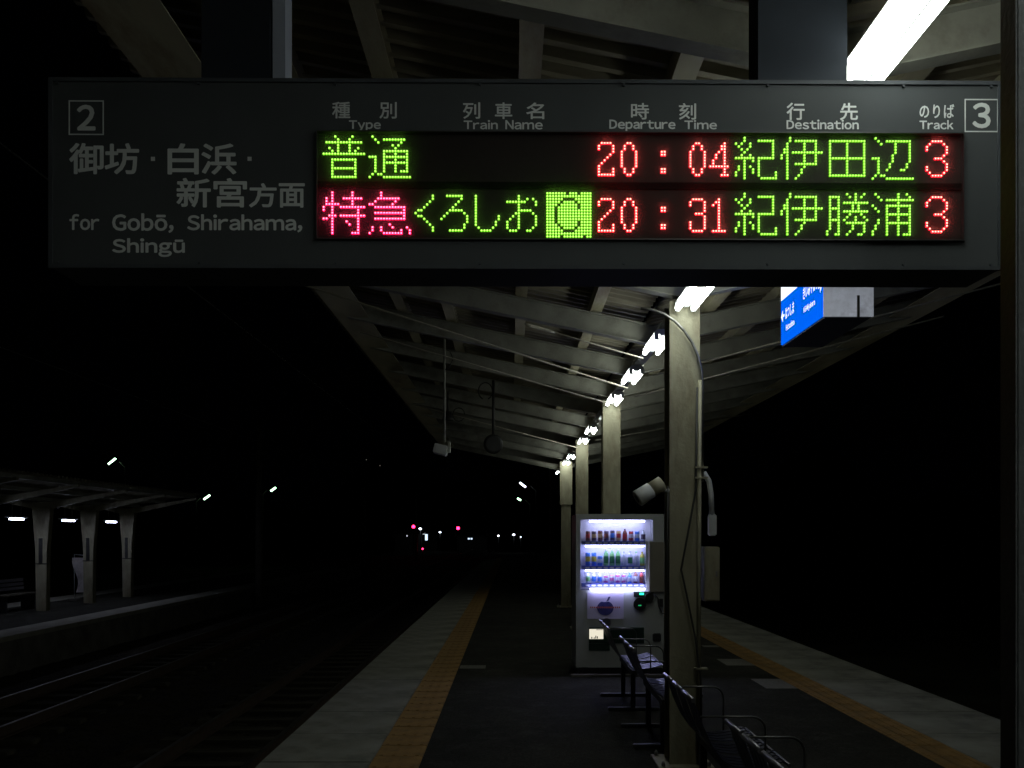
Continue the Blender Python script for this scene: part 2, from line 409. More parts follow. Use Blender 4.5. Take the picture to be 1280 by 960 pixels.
for x in PX:
    b = MB(); z = zp(x)+0.03
    b.box((x-0.05, -2, z), (x+0.05, CYE, z+0.004), 'purlin').box((x-0.05, -2, z+0.004), (x-0.045, CYE, z+0.094), 'purlin')
    b.box((x-0.05, -2, z+0.094), (x+0.05, CYE, z+0.098), 'purlin')
    b.build('purlin', cyan)
# corrugated sheet, ribs running across the roof
for side in (-1, 1):
    bm = bmesh.new(); xe = -2.12 if side < 0 else 4.52
    prev = None; pitch = 0.13; y = -2.0; n = 0
    segs = [(0, 0), (0.035, 0), (0.055, 0.035), (0.110, 0.035)]
    while y < CYE+0.3:
        for dy, dz in segs:
            cur = []
            for tt in (0, 1):
                x = VX+side*0.02 + (xe-VX)*tt
                cur.append(bm.verts.new((x, y+dy, zp(x)+0.131+dz)))
            if prev: bm.faces.new((prev[0], prev[1], cur[1], cur[0]))
            prev = cur
        y += pitch; n += 1
    me = bpy.data.meshes.new('roof_sheet'); bm.to_mesh(me); bm.free(); me.materials.append(M['sheet'])
    o = bpy.data.objects.new('roof_sheet', me); COL.objects.link(o); o.parent = cyan
# eave channel and gutter, both sides
for x, sx in ((EL, -1), (ER, 1)):
    b = MB(); z = zp(x)
    b.box((min(x-sx*.29, x+sx*.04), -2, z-0.165), (max(x-sx*.29, x+sx*.04), CYE, z-0.157), 'purlin')
    b.box((min(x+sx*.001, x+sx*.009), -2, z-0.156), (max(x+sx*.001, x+sx*.009), CYE, z-0.07), 'purlin')
    b.build('eave_channel', cyan)
# valley channel that carries the lamps
MB().box((VX-0.05, -2, 3.205), (VX+0.05, CYE, 3.228), 'beam').build('valley_channel', cyan)
# end rafter plate
def hb(x): return EYE+1.72+0.207*abs(x-VX)
for (xa, ya, xb, yb) in ((-1.7, 7.34, 1.15, 8.9), (-1.5, 8.85, 1.15, 10.05), (1.3, 8.2, 4.0, 7.1), (1.3, 9.5, 4.0, 8.3), (-1.6, 13.8, 1.1, 15.1), (1.3, 13.9, 4, 15.0)):
    MB().tube([(xa, ya, hb(xa)-0.28), (xb, yb, hb(xb)-0.28)], 0.008, 'rope', n=6).build('brace_rod', cyan)
MB().tube([Vector((0.10, 7.05, hb(.2)-0.27)), Vector((1.1, 7.52, hb(.2)-0.45))], 0.006, 'rope', n=6).build('brace_rod', cyan)
tb = MB(); a = Vector((0.10, 6.95+0.1, hb(.2)-0.27)); d = Vector((2.8, 1.3, -0.5)).normalized()
tb.tube([a, a+d*0.05, a+d*0.05, a+d*0.22, a+d*0.27], [0.006, 0.013, 0.013, 0.013, 0.006], 'rope', n=8).build('turnbuckle', cyan)
# small boxes at rafter ends
# ================================================================== COLUMNS
def column_mesh(h, wd=0.208, tag_=False):
    b = MB(); a = wd/2
    b.box((-a, -a, 0), (a, -a+0.014, h), 'cream').box((-a, a-0.014, 0), (a, a, h), 'cream')
    b.box((-0.006, -a+0.014, 0), (0.006, a-0.014, h), 'cream')
    return b
cols = []
clabels = {1.87: 'cream steel column partly cut by the right edge of the photo, nearest the camera',
           6.25: 'cream steel column carrying the hose and utility box, in front of the vending machine',
           10.75: 'cream steel column rising directly behind the vending machine',
           15.25: 'pale column seen past the left of the vending machine top, between two cream ones',
           19.75: 'farthest cream canopy column, left of the vending machine, with a thicker upper half'}
for y in clabels:
    t = thing('canopy_column', clabels[y], 'column', (VX-0.015, y, 0), group='columns in the middle of the platform')
    if y == 1.87:
        t.location = (VX, 2.02, 0)
        MB().box((-0.082, -0.035, 0.022), (0.118, 0.035, 3.3), 'postgrey', bev=0.004).build('shaft', t)
        MB().box((-0.15, -0.09, 0.0), (0.19, 0.09, 0.021), 'postgrey', bev=0.003).build('base_plate', t)
        cols.append(t); continue
    column_mesh(3.20).build('shaft', t)
    MB().box((-0.19, -0.19, 0.0), (0.19, 0.19, 0.022), 'cream', bev=0.003).build('base_plate', t)
    for sx in (-1, 1):
        for sy in (-1, 1):
            MB().lathe([(0.014, 0.022), (0.014, 0.04), (0.006, 0.06)], 'steel', n=6, at=(sx*0.155, sy*0.155, 0)).build('bolt', t)
    cols.append(t)
# thicker sleeve on the far column
MB().box((-0.135, -0.14, 2.25), (0.135, -0.1185, 3.2), 'cream', bev=0.004).build('upper_sleeve', cols[4])
# things on column 1
c1 = cols[1]; y1 = 6.25
b = MB(); b.tube([(0.095, -0.15, 2.65), (0.085, -0.145, 0.05)], 0.013, 'cream'); b.build('conduit', c1)
pts = []
for k in range(9):
    a = k/8*math.pi/2
    pts.append((0.11 - 0.42*(1-math.cos(a)), -0.15, 2.62+0.52*math.sin(a)))
MB().tube([(0.11, -0.15, 1.96)]+pts, 0.010, 'darksteel').build('conduit', c1)
MB().tube([(0.075, -0.155, 2.6), (0.065, -0.155, 1.9), (0.01, -0.16, 1.6), (-0.035, -0.16, 1.36), (0.0, -0.16, 1.2), (0.06, -0.16, 0.9), (0.1, -0.155, 0.6), (0.105, -0.15, 0.2)], 0.007, 'cable').build('hanging_cable', c1)
for zz in (2.05, 1.98, 0.68):
    MB().box((0.06, -0.172, zz), (0.145, -0.119, zz+0.012), 'cream').build('cable_clamp', c1)
hz = thing('hose_connector', 'white corrugated hose ending in a plug, on the right side of the column', 'hose', (VX+0.13, y1-0.03, 2.03))
MB().tube([(0, 0, 0), (0.035, -0.01, -0.06), (0.05, -0.01, -0.16), (0.055, -0.01, -0.30)], [0.02]*4, 'white', n=10).build('hose', hz)
MB().box((0.03, -0.035, -0.44), (0.085, 0.02, -0.29), 'white', bev=0.008).build('plug', hz)
ub = thing('utility_box', 'cream metal utility box fixed to the right side of the nearest full column', 'electrical box', (VX+0.12, y1-0.05, 1.14))
MB().box((0, -0.06, 0), (0.105, 0.1, 0.375), 'cream', bev=0.006).build('cabinet', ub)
MB().box((0.008, -0.066, 0.012), (0.097, -0.061, 0.363), 'cream').build('door', ub)
MB().box((0.075, -0.072, 0.17), (0.085, -0.067, 0.21), 'steel').build('latch', ub)
# CCTV camera on a bracket to the left of column 1
cc = thing('security_camera', 'pale tubular security camera pointing down left from the column above the vending machine', 'security camera', (1.08, 6.15, 1.9))
MB().tube([(0.0, 0, 0.0), (-0.07, 0, 0.0)], 0.012, 'white').build('bracket', cc)
d = Vector((-0.80, -0.1, -0.50)).normalized(); p0 = Vector((-0.055, -0.02, 0.05))
MB().tube([p0, p0+d*0.09], 0.052, 'purlin', n=14).build('rear_cap', cc)
MB().tube([p0+d*0.088, p0+d*0.09, p0+d*0.20, p0+d*0.205], [0.05, 0.056, 0.060, 0.055], 'white', n=14).build('camera_body', cc)
MB().tube([p0+d*0.2052, p0+d*0.207], [0.03, 0.03], 'black', n=12).build('lens', cc)
# upper left cable from the camera
MB().tube([(-0.118, -0.12, 1.93), (-0.125, -0.13, 1.5), (-0.125, -0.13, 0.4)], 0.006, 'cable').build('hanging_cable', c1)

# ================================================================== LAMPS
GX = VX-0.02
def make_lamp(y, lit, label, single=False, L=0.29):
    t = thing('fluorescent_lamp', label, 'lamp', (GX, y, 3.2), group='fluorescent lamps under the canopy')
    b = MB(); b.prism([(-0.062, -L-0.03, -0.014), (-0.04, -L-0.03, 0.0), (0.04, -L-0.03, 0.0), (0.062, -L-0.03, -0.014), (0.022, -L-0.03, -0.05), (-0.022, -L-0.03, -0.05)], (0, 2*L+0.06, 0), 'fixture')
    b.build('housing', t)
    for sx in ((-1, 1) if not single else (1,)):
        MB().tube([(sx*0.054, -L, -0.062), (sx*0.054, L, -0.062)], 0.020, 'tube' if lit else 'tubeoff', n=10).build('tube', t)
        for sy in (-1, 1):
            MB().box((sx*0.054-0.016, sy*(L+0.018)-0.012, -0.083), (sx*0.054+0.016, sy*(L+0.018)+0.012, -0.02), 'fixture', bev=0.003).build('lamp_holder', t)
    return t
ords = {0: 'lit twin tube lamp over the departure board at the top right', 1: 'lit twin tube lamp hidden behind the departure board',
        2: 'lit twin tube lamp just below the departure board, left of the blue sign', 3: 'lit twin tube lamp touching the left edge of the nearest full column',
        4: 'second lit lamp in the row down left from the column', 5: 'third lit lamp in the row down left from the column',
        6: 'small single lit lamp beyond the tight group of three', 7: 'lit twin tube lamp just below the small single one',
        8: 'lit twin tube lamp above the pale middle column', 9: 'unlit lamp in the gap before the last lamps', 10: 'upper lamp of the close far pair',
        11: 'lower lamp of the close far pair', 12: 'unlit lamp between the far pair and the last lamp', 13: 'last lit lamp at the far end of the canopy row'}
for k in range(14):
    make_lamp(2.79+1.5*k if k else 2.49, k not in (9, 12), ords[k], single=(k == 6), L=0.29 if k else 0.59)
for k, lb in ((-1, 'lit twin tube lamp above the camera, outside the photo'), (-2, 'lit twin tube lamp behind the camera'), (-3, 'third lit lamp behind the camera'), (-4, 'fourth lit lamp behind the camera'), (-5, 'farthest lit lamp behind the camera')):
    make_lamp(2.49+1.5*k, True, lb, L=0.59)

# ================================================================== DEPARTURE BOARD
S = 0.0025; BY = 2.8
bd = thing('departure_board', 'hanging charcoal train departure board with green and red dot lettering', 'departure board', (0, BY, EYE), rz=R(0.45))
def bx(px): return (px-640)*S*1.0
def bz(py): return (668-py)*S
BL = 65
MB().box((bx(BL), 0.004, bz(336)), (bx(1253), 0.205, bz(101)), 'frame', bev=0.004).build('housing', bd)
WX0, WX1, WZ0, WZ1 = bx(396), bx(1206), bz(301), bz(165.5)
b = MB(); e = 0.008   # face plate around the display window
fx0, fx1, fz0, fz1 = bx(BL)+e, bx(1253)-e, bz(336)+e, bz(101)-e
b.box((fx0, -0.002, WZ1), (fx1, 0.006, fz1), 'panel').box((fx0, -0.002, fz0), (fx1, 0.006, WZ0), 'panel')
b.box((fx0, -0.002, WZ0), (WX0, 0.006, WZ1), 'panel').box((WX1, -0.002, WZ0), (fx1, 0.006, WZ1), 'panel')
b.build('face_panel', bd)
b = MB(); f = 0.010  # thin raised frame
for (xa, za, xb, zb) in ((bx(BL)-.002, bz(101)-f, bx(1253)+.002, bz(101)+.002), (bx(BL)-.002, bz(336)-.002, bx(1253)+.002, bz(336)+f),
                         (bx(BL)-.002, bz(336)+f, bx(BL)+f, bz(101)-f), (bx(1253)-f, bz(336)+f, bx(1253)+.002, bz(101)-f)):
    b.box((xa, -0.008, za), (xb, 0.0035, zb), 'frame')
b.build('frame', bd)
MB().box((WX0, 0.0035, WZ0), (WX1, 0.0039, WZ1), 'ledback').build('display_backing', bd)
b = MB(); g = 0.004
b.box((WX0, -0.0135, WZ1-g), (WX1, 0.0033, WZ1), 'black').box((WX0, -0.0135, WZ0), (WX1, 0.0033, WZ0+g), 'black')
b.box((WX0, -0.0135, WZ0+g), (WX0+g, 0.0033, WZ1-g), 'black').box((WX1-g, -0.0135, WZ0+g), (WX1, 0.0033, WZ1-g), 'black')
b.build('display_bezel', bd)
q = MB(); q.quad([(WX0+g, -0.0115, WZ0+g), (WX1-g, -0.0115, WZ0+g), (WX1-g, -0.0115, WZ1-g), (WX0+g, -0.0115, WZ1-g)], 'cover')
q.build('display_cover', bd)
MB().box((WX0+g, -0.0008, bz(236)), (WX1-g, 0.0033, bz(227.5)), 'matblack').build('row_divider', bd)
GL = {
'普': '4,10;5,9;1-13;5,9;2,5,9,12;3,5,9,11;0-14;;3-11;3,11;3,11;3-11;3,11;3,11;3-11',
'通': '1;2,5-12;3,11;8,10;9;5-13;5,9,13;0-2,5-13;2,5,9,13;2,5-13;2,5,9,13;2,5,9,13;2,5,9,11-13;1,3,4;0,5-14',
'特': '3,10;3,10;1,3,7-13;1,3,10;1-5,10;0,3,6-14;0,3,12;3,12;2-4,6-14;0,1,3,12;3,8,12;3,9,12;3,12;3,12;3,10-12',
'急': '4;4;3-10;2,9;0,1,8;2-12;12;2-12;12;2-12;;7;1,4,8,13;1,4,11,14;0,5-11,14',
'く': ';6;6;5;4;3;1,2;0;1,2;3;4;5;6;6',
'ろ': ';2-7;7;6;5;4;3-7;2,8;1,9;0,9;9;8;8;3-7',
'し': ';0;0;0;0;0;0;0;0,8;0,8;0,7;0,7;1,6;2-5',
'お': ';4;4,7,9;0-6,10;4,10;4;4-8;3,4,9;2,4,10;1,4,10;0,4,10;0,4,10;0,4,9;1-3,7,8',
'2': ';;1-4;0,5;0,5;5;4;3;2;1;0;0,5;0,5;0-5',
'0': ';;2,3;1,4;1,4;0,5;0,5;0,5;0,5;0,5;0,5;1,4;1,4;2,3',
':': ';;;;;0,1;0,1;;;;;0,1;0,1',
'4': ';;5;4,5;4,5;3,5;2,5;2,5;1,5;1,5;0-6;5;5;4-6',
'3': ';;1-4;0,5;0,5;5;5;2-4;5;5;0,5;0,5;0,5;1-4',
'1': ';;2;1,2;0,2;2;2;2;2;2;2;2;2;0-4',
'W': ';2-5;1,6;0,7;0,7;7;6;3-5;6;7;0,7;0,7;1,6;2-5',
'紀': '3;3,8-13;0,2,5,13;1,5,13;2,4,13;3,13;2,5,13;0-6,8-13;3,6,8;3,8;1,3,5,8;1,3,6,8;0,3,6,8,14;0,3,8,14;3,9-14',
'伊': '3;3,5-12;2,8,12;2,8,12;1,2,8,12;1,2,4-14;0,2,8,12;0,2,8,12;2,8,12;2,5-12;2,8;2,7;2,7;2,6;2,5',
'田': ';1-13;1,7,13;1,7,13;1,7,13;1,7,13;1,7,13;1-13;1,7,13;1,7,13;1,7,13;1,7,13;1,7,13;1-13',
'辺': '1;2,5-13;3,8,13;8,13;8,13;8,13;7,13;0-2,7,13;2,7,13;2,6,12;2,6,12;2,5,10,11;2;1,3,4;0,5-14',
'勝': '7,10,13;1-4,8,10,12;1,4,10;1,4,6-14;1,4,9,11;1-4,9,11;1,4,6-14;1,4,8,12;1,4,7,10,13;1-4,6,10,14;1,4,7-13;1,4,9,13;1,4,9,13;0,4,8,13;0,3,4,7,11,12',
'浦': '1,9,12;2,9,13;3,5-14;9;0,5-13;1,5,9,13;2,5,9,13;5-13;5,9,13;2,5,9,13;2,5-13;1,5,9,13;1,5,9,13;0,5,9,13;0,5,9,11-13',
}
offs = {0: (7, 11), 1: (), 2: (6, 7, 8, 9), 3: (5, 10), 4: (4, 11), 5: (3, 11), 6: (3,), 7: (3,), 8: (3,), 9: (3,), 10: (3, 11), 11: (4, 11), 12: (5, 10), 13: (6, 7, 8, 9), 14: (), 15: (5, 13)}
def rng(s):
    out = []
    for t in s.split(','):
        if not t: continue
        if '-' in t: a, c = t.split('-'); out += range(int(a), int(c)+1)
        else: out.append(int(t))
    return out
def cells(ch):
    if ch == 'C': return [(c, r) for r in range(16) for c in range(16) if c not in offs[r]]
    return [(c, r) for r, s in enumerate(GL[ch].split(';')) for c in rng(s)]
PT = 3.6*S
X_0 = bx(405.0)
LINE = (bz(171.2), bz(241.3))
def glyph(ch, col, line, colr):
    b = MB(); r0 = PT*0.49; r1 = PT*(0.32 if colr == 'g' else 0.30)
    n = 8
    for c, r in cells(ch):
        cx = X_0+(col+c)*3.581*S; cz = LINE[line]-r*PT
        A = [b.bm.verts.new((cx+r0*math.cos(2*math.pi*k/n), 0.0033, cz+r0*math.sin(2*math.pi*k/n))) for k in range(n)]
        B = [b.bm.verts.new((cx+r1*math.cos(2*math.pi*k/n), -0.0008, cz+r1*math.sin(2*math.pi*k/n))) for k in range(n)]
        for k in range(n):
            b.bm.faces.new((A[k], A[(k+1)%n], B[(k+1)%n], B[k])).material_index = b.mi(colr+'0')
        b.bm.faces.new(B).material_index = b.mi(colr+'1')
    names = {':': 'glowing_colon', 'C': 'glowing_letter_box'}
    o = b.build(names.get(ch, 'glowing_numeral' if ch.isdigit() or ch == 'W' else 'glowing_character'), bd, kind='stuff')
    return o
for line, seq in enumerate(([('普', 0, 'g'), ('通', 16, 'g'), ('2', 96, 'r'), ('0', 104, 'r'), (':', 118, 'r'), ('0', 128, 'r'), ('4', 135, 'r'), ('紀', 144, 'g'), ('伊', 160, 'g'), ('田', 176, 'g'), ('辺', 192, 'g'), ('W', 211, 'r')],
                            [('特', 0, 'p'), ('急', 16, 'p'), ('く', 32, 'g'), ('ろ', 41, 'g'), ('し', 53, 'g'), ('お', 64, 'g'), ('C', 78, 'g'), ('2', 96, 'r'), ('0', 104, 'r'), (':', 118, 'r'), ('3', 128, 'r'), ('1', 136, 'r'), ('紀', 144, 'g'), ('伊', 160, 'g'), ('勝', 176, 'g'), ('浦', 192, 'g'), ('W', 211, 'r')])):
    for ch, c, k in seq: glyph(ch, c, line, k)
def bt(name, s, x0, x1, y0, y1, bold=0.012):
    if all(ord(c) < 0x3000 for c in s):
        return latin(name, s, bx(x0), bx(x1), bz(y1), bz(y0), 'letter', bd, 0.03 if len(s) > 1 else 0.035, lambda u, q, d: (u, -0.0028, q))
    return text(name, s, bx(x0), bx(x1), bz(y1), bz(y0), 'letter', bd, bold, place=lambda u, q, d: (u, -0.0028, q))
for s, x0, x1 in (('御', 90, 131), ('坊', 134, 175), ('白', 212, 249), ('浜', 254, 296)): bt('printed_character', s, x0, x1, 182, 219, 0.022)
for s, x0, x1 in (('新', 223, 264), ('宮', 269, 309)): bt('printed_character', s, x0, x1, 225, 260, 0.022)
for s, x0, x1 in (('方', 313, 346), ('面', 350, 381)): bt('printed_character', s, x0, x1, 231, 260, 0.022)
for cx, cz in ((193, 200.5), (313, 200)): MB().box((bx(cx-2.5), -0.003, bz(cz+2.5)), (bx(cx+2.5), -0.0023, bz(cz-2.5)), 'letter').build('printed_dot', bd)
bt('printed_word', 'for', 90, 126, 270, 289); bt('printed_word', 'Gobō,', 143, 218, 269, 292); bt('printed_word', 'Shirahama,', 236, 378, 270, 291)
bt('printed_word', 'Shingū', 143, 232, 300, 322)
for s, x0, x1 in (('種', 416, 438), ('別', 475, 496), ('列', 579, 600), ('車', 619, 640), ('名', 658, 680), ('時', 789, 811), ('刻', 849, 870), ('行', 984, 1006), ('先', 1051, 1073)):
    bt('printed_character', s, x0, x1, 129 if x0 < 900 else 128, 149, 0.015)
bt('printed_word', 'のりば', 1151, 1194, 129, 146, 0.015)
for s, x0, x1, y0, y1 in (('Type', 437, 476, 152, 165), ('Train', 580, 622, 151, 162), ('Name', 632, 678, 151, 162), ('Departure', 762, 844, 150, 164), ('Time', 856, 896, 150, 161), ('Destination', 984, 1074, 149, 160.5), ('Track', 1151, 1193, 149, 160)):
    bt('printed_word', s, x0, x1, y0, y1, 0.008)
for s, x0, x1, y0, y1 in (('2', 88.5, 132, 128, 171), ('3', 1207.5, 1250, 122, 163.5)):
    b = MB(); t = 0.0035
    xa, xb, za, zb = bx(x0), bx(x1), bz(y1), bz(y0)
    b.box((xa, -0.003, zb-t), (xb, -0.0023, zb), 'letter').box((xa, -0.003, za), (xb, -0.0023, za+t), 'letter')
    b.box((xa, -0.003, za+t), (xa+t, -0.0023, zb-t), 'letter').box((xb-t, -0.003, za+t), (xb, -0.0023, zb-t), 'letter')
    b.build('number_outline', bd)
    mx = (x0+x1)/2; my = (y0+y1)/2
    bt('platform_number', s, mx-10.5, mx+10.5, my-15, my+15, 0.045)
for px in (75, 250, 420, 600, 780, 960, 1130, 1240):
    for z in (bz(107), bz(330)):
        MB().tube([(bx(px), -0.0095, z), (bx(px), -0.0005, z)], 0.0040, 'frame', n=8).build('screw', bd)
# two box hangers
for xa, xb in ((-0.985, -0.768), (0.785, 1.07)):
    MB().box((xa, 0.05, bz(100.9)), (xb, 0.16, 3.5-EYE), 'hang').build('hanger_post', bd)
MB().box((-0.762, 0.06, bz(100.9)), (-0.722, 0.15, 3.5-EYE), 'hangl').build('hanger_conduit', bd)

# ================================================================== BLUE STATION NAME SIGN
M['bluelit'] = emis('lit_blue_acrylic', (0.0, 0.13, 0.95), 1.0)
M['whitelit'] = emis('lit_white_acrylic', (0.80, 0.86, 1.0), 1.5)
SX, SY0, SY1, SZ0, SZ1 = 1.865, 5.37, 6.22, 2.9, 3.46
sg = thing('station_name_sign', 'hanging lit station name sign with a white band over blue', 'station sign', (SX, SY0, SZ0))
LY = SY1-SY0; H = SZ1-SZ0
MB().box((0.012, 0.0, 0), (0.288, LY, H), 'frame').build('sign_case', sg)
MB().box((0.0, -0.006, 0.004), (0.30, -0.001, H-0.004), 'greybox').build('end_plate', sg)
MB().box((0.2, -0.012, 0.0), (0.215, -0.007, 0.13), 'cable').build('peeling_tape', sg)
for nm, x in (('left', 0.0), ('right', 0.289)):
    MB().box((x, 0.008, 0.012), (x+0.011, LY-0.008, 0.315), 'bluelit').build('blue_panel', sg)
    MB().box((x, 0.008, 0.316), (x+0.011, LY-0.008, H-0.012), 'whitelit').build('white_panel', sg)
M['signtext'] = emis('lit_white_lettering', (0.85, 0.92, 1.0), 1.3)
def st(s, ya, yb, za, zb, bold=0.02):  # viewer looks along +X: left is far
    if ord(s[0]) < 0x3000: return latin('sign_word', s, -ya, -yb, za, zb, 'signtext', sg, 0.02, lambda u, q, d: (-0.0025, -u, q))
    return text('sign_word', s, -ya, -yb, za, zb, 'signtext', sg, bold, place=lambda u, q, d: (-0.0025, -u, q))
st('はつしま', LY-0.12, LY-0.30, 0.165, 0.24); st('Hatsushima', LY-0.13, LY-0.31, 0.085, 0.125, 0.01)
st('きいみやはら', 0.36, 0.09, 0.20, 0.275); st('Kii-Miyahara', 0.35, 0.14, 0.105, 0.15, 0.01)
def arrow(yc, d):
    b = MB(); x = -0.0035
    def pt(u, q): return (x, yc-u*d, 0.2+q)
    b.prism([pt(-0.035, 0.008), pt(0.0, 0.008), pt(0, 0.04), pt(0.04, 0), pt(0, -0.04), pt(0, -0.008), pt(-0.035, -0.008)], (0.0008, 0, 0), 'signtext')
    b.build('sign_arrow', sg)
arrow(LY-0.06, -1); arrow(0.045, 1)
for y in (0.15, LY-0.15):
    MB().tube([(0.15, y, H), (0.15, y, zp(SX+.15)-SZ0)], 0.012, 'beam').build('hanger_rod', sg)

# ================================================================== VENDING MACHINE
VY = 10.1; vs = VY/F
def vx(px): return (px-640)*vs
def vz(py): return EYE+(668-py)*vs
vm = thing('vending_machine', 'white lit drinks vending machine standing against the cream column', 'vending machine', (0, VY, 0))
L_, R_, T_ = vx(720), vx(830), vz(642.5)
M['stripl'] = emis('vending_strip_light', (0.54, 0.56, 1.0), 24.0)
M['stripb'] = mat('button_rail_blue', (0.12, 0.16, 0.5), 0.5, vary=0.2, scale=30)
M['pricetag'] = mat('price_tag_white', (0.7, 0.7, 0.75), 0.5, vary=0.1)
M['greenled'] = emis('coin_panel_green_light', (0.03, 1.0, 0.5), 2.0)
M['greendig'] = emis('reader_green_digits', (0.03, 0.6, 0.2), 1.0)
M['dgreen'] = mat('dark_green_plastic', (0.02, 0.05, 0.035), 0.4, vary=0.2)
wx0, wx1, wx2 = vx(725.5), vx(816), vx(807)
wz0, wzm, wz1 = vz(737.5), vz(676.5), vz(649.5)
b = MB()   # cabinet shell with a real recess: back body + front frame pieces
b.box((L_, 0.14, 0.09), (R_, 0.72, T_), 'vend', bev=0.008)
b.build('cabinet', vm)
b = MB()
b.box((L_, 0, wz1), (R_, 0.139, T_), 'vend').box((L_, 0, 0.10), (R_, 0.139, wz0), 'vend')
b.box((L_, 0, wz0), (wx0, 0.139, wz1), 'vend').box((wx1, 0, wzm), (R_, 0.139, wz1), 'vend').box((wx2, 0, wz0), (R_, 0.139, wzm), 'vend')
b.build('door', vm)
b = MB()
b.box((wx0, 0.132, wz0), (wx1, 0.1385, wz1), 'liner')
b.build('display_liner', vm)
b = MB(); b.box((wx0, -0.002, wzm+0.002), (wx1, 0.002, wz1), 'glass').box((wx0, -0.002, wz0), (wx2, 0.002, wzm), 'glass'); b.build('display_pane', vm)
b = MB(); b.box((vx(811), -0.035, vz(740)), (vx(833), -0.003, vz(677.5)), 'vendside', bev=0.005); b.build('side_panel', vm)
b = MB()
for x0, x1, z in ((737, 806, 651.5), (732, 805, 682.7), (732, 805, 713.5)):
    MB().box((vx(x0), 0.008, vz(z+0.9)), (vx(x1), 0.030, vz(z-0.9)), 'stripl').build('strip_light', vm)
MB().box((vx(737), -0.04, vz(736.0)), (vx(806), -0.003, vz(735.3)), 'stripl').build('strip_light', vm)
for z in (676.5, 707.5, 729.5):
    x1 = 807
    MB().box((vx(728), 0.005, vz(z+4.2)), (vx(x1)-0.003, 0.130, vz(z)), 'stripb').build('shelf', vm)
    for k in range(10):
        x = vx(732+7.6*k)
        MB().box((x, 0.0028, vz(z+3.3)), (x+0.045, 0.0048, vz(z+1.2)), 'pricetag').build('price_tag', vm)
def dm(n, c): 
    if n not in M: M[n] = mat(n, c, 0.35, vary=0.25, scale=25)
    return n
def drink(x, zb, h, body, label, cap, bottle=True, r=0.026):
    b = MB()
    if bottle:
        pr = [(r*.9, 0), (r, .01), (r, h*.15), (r*1.01, h*.16), (r*1.01, h*.58), (r, h*.6), (r*.8, h*.76), (r*.38, h*.88), (r*.38, h*.9), (r*.42, h*.9), (r*.42, h)]
        ms = [body, body, body, label, body, body, body, body, cap, cap]
    else:
        pr = [(r*.8, 0), (r, .006), (r, h*.3), (r*1.003, h*.31), (r*1.003, h*.7), (r, h*.71), (r, h*.93), (r*.82, h)]
        ms = [cap, body, body, label, body, body, cap]
    b.lathe(pr, body, n=12, at=(x, 0.07, zb), mats=ms).build('drink_bottle' if bottle else 'drink_can', vm)
brown = dm('cola_brown', (0.20, 0.07, 0.05)); redb = dm('label_red', (0.5, 0.06, 0.05)); gold = dm('label_gold', (0.6, 0.45, 0.2)); blue = dm('label_blue', (0.08, 0.25, 0.75))
grn = dm('tea_green', (0.25, 0.6, 0.22)); dgrn = dm('label_dark_green', (0.04, 0.2, 0.07)); pink = dm('label_pink', (0.6, 0.15, 0.35)); wht = dm('bottle_clear', (0.6, 0.65, 0.7)); yel = dm('label_yellow', (0.55, 0.5, 0.08)); blk = dm('can_black', (0.12, 0.09, 0.13))
z1, z2, z3 = vz(676.4), vz(707.4), vz(729.4)
for k, (bo, la, ca, bt_, h) in enumerate([(brown, redb, 'steel', 0, .115), (blk, gold, 'steel', 0, .115), (brown, gold, blk, 0, .12), (blk, brown, 'steel', 0, .12), (blk, blue, 'steel', 0, .125), (gold, redb, 'steel', 0, .12), (brown, redb, blk, 1, .14), (redb, wht, 'steel', 0, .115), (blue, wht, blue, 0, .11), (wht, blk, wht, 1, .13)]):
    drink(vx(735.5+7.75*k), z1, h, bo, la, ca, bool(bt_))
for k, (bo, la, ca, bt_, h) in enumerate([(blue, yel, blue, 0, .15), (blue, yel, blue, 0, .15), (blue, wht, blue, 0, .11), (grn, dgrn, wht, 1, .185), (grn, dgrn, wht, 1, .185), (grn, dgrn, wht, 1, .185), (wht, wht, wht, 1, .165), (wht, dgrn, wht, 1, .165), (wht, wht, grn, 1, .16), (yel, grn, yel, 1, .16)]):
    drink(vx(735.5+7.6*k), z2, h, bo, la, ca, bool(bt_), r=0.028)
for k, (bo, la, ca, bt_, h) in enumerate([(wht, grn, blue, 1, .135), (wht, blue, wht, 1, .13), (wht, blue, wht, 1, .125), (pink, wht, wht, 0, .09), (wht, pink, pink, 0, .09), (pink, wht, wht, 0, .10), (pink, wht, wht, 0, .10), (blue, wht, blue, 1, .115), (brown, wht, brown, 1, .135), (redb, brown, blk, 1, .135)]):
    drink(vx(735.5+7.5*k), z3, h, bo, la, ca, bool(bt_), r=0.024)
# poster with a plain fruit picture
M['poster'] = mat('poster_lilac', (0.74, 0.68, 0.88), 0.5, vary=0.06)
M['fruit'] = mat('fruit_print_blue', (0.06, 0.06, 0.22), 0.5, vary=0.4, scale=30)
M['orange'] = mat('poster_orange_print', (0.6, 0.14, 0.06), 0.5, vary=0.1)
MB().box((vx(734), -0.006, vz(773.5)), (vx(779.5), -0.002, vz(741)), 'poster').build('poster', vm)
cx, cz = vx(756.5), vz(760.5)
pl = []
for k in range(28):
    a = 2*math.pi*k/28; r = 0.088*(1-0.16*max(0, math.sin(a))**3*(1 if abs(math.cos(a)) < .35 else .2))*(1-0.10*max(0, -math.sin(a)))
    pl.append((cx+r*1.06*math.cos(a), -0.0075, cz+r*math.sin(a)))
MB().prism(pl, (0, 0.001, 0), 'fruit').build('poster_fruit_print', vm)
MB().prism([(cx+0.01, -0.0075, cz+0.075), (cx+0.035, -0.0075, cz+0.13), (cx+0.06, -0.0075, cz+0.135), (cx+0.04, -0.0075, cz+0.09)], (0, 0.001, 0), 'fruit').build('poster_leaf_print', vm)
b = MB()
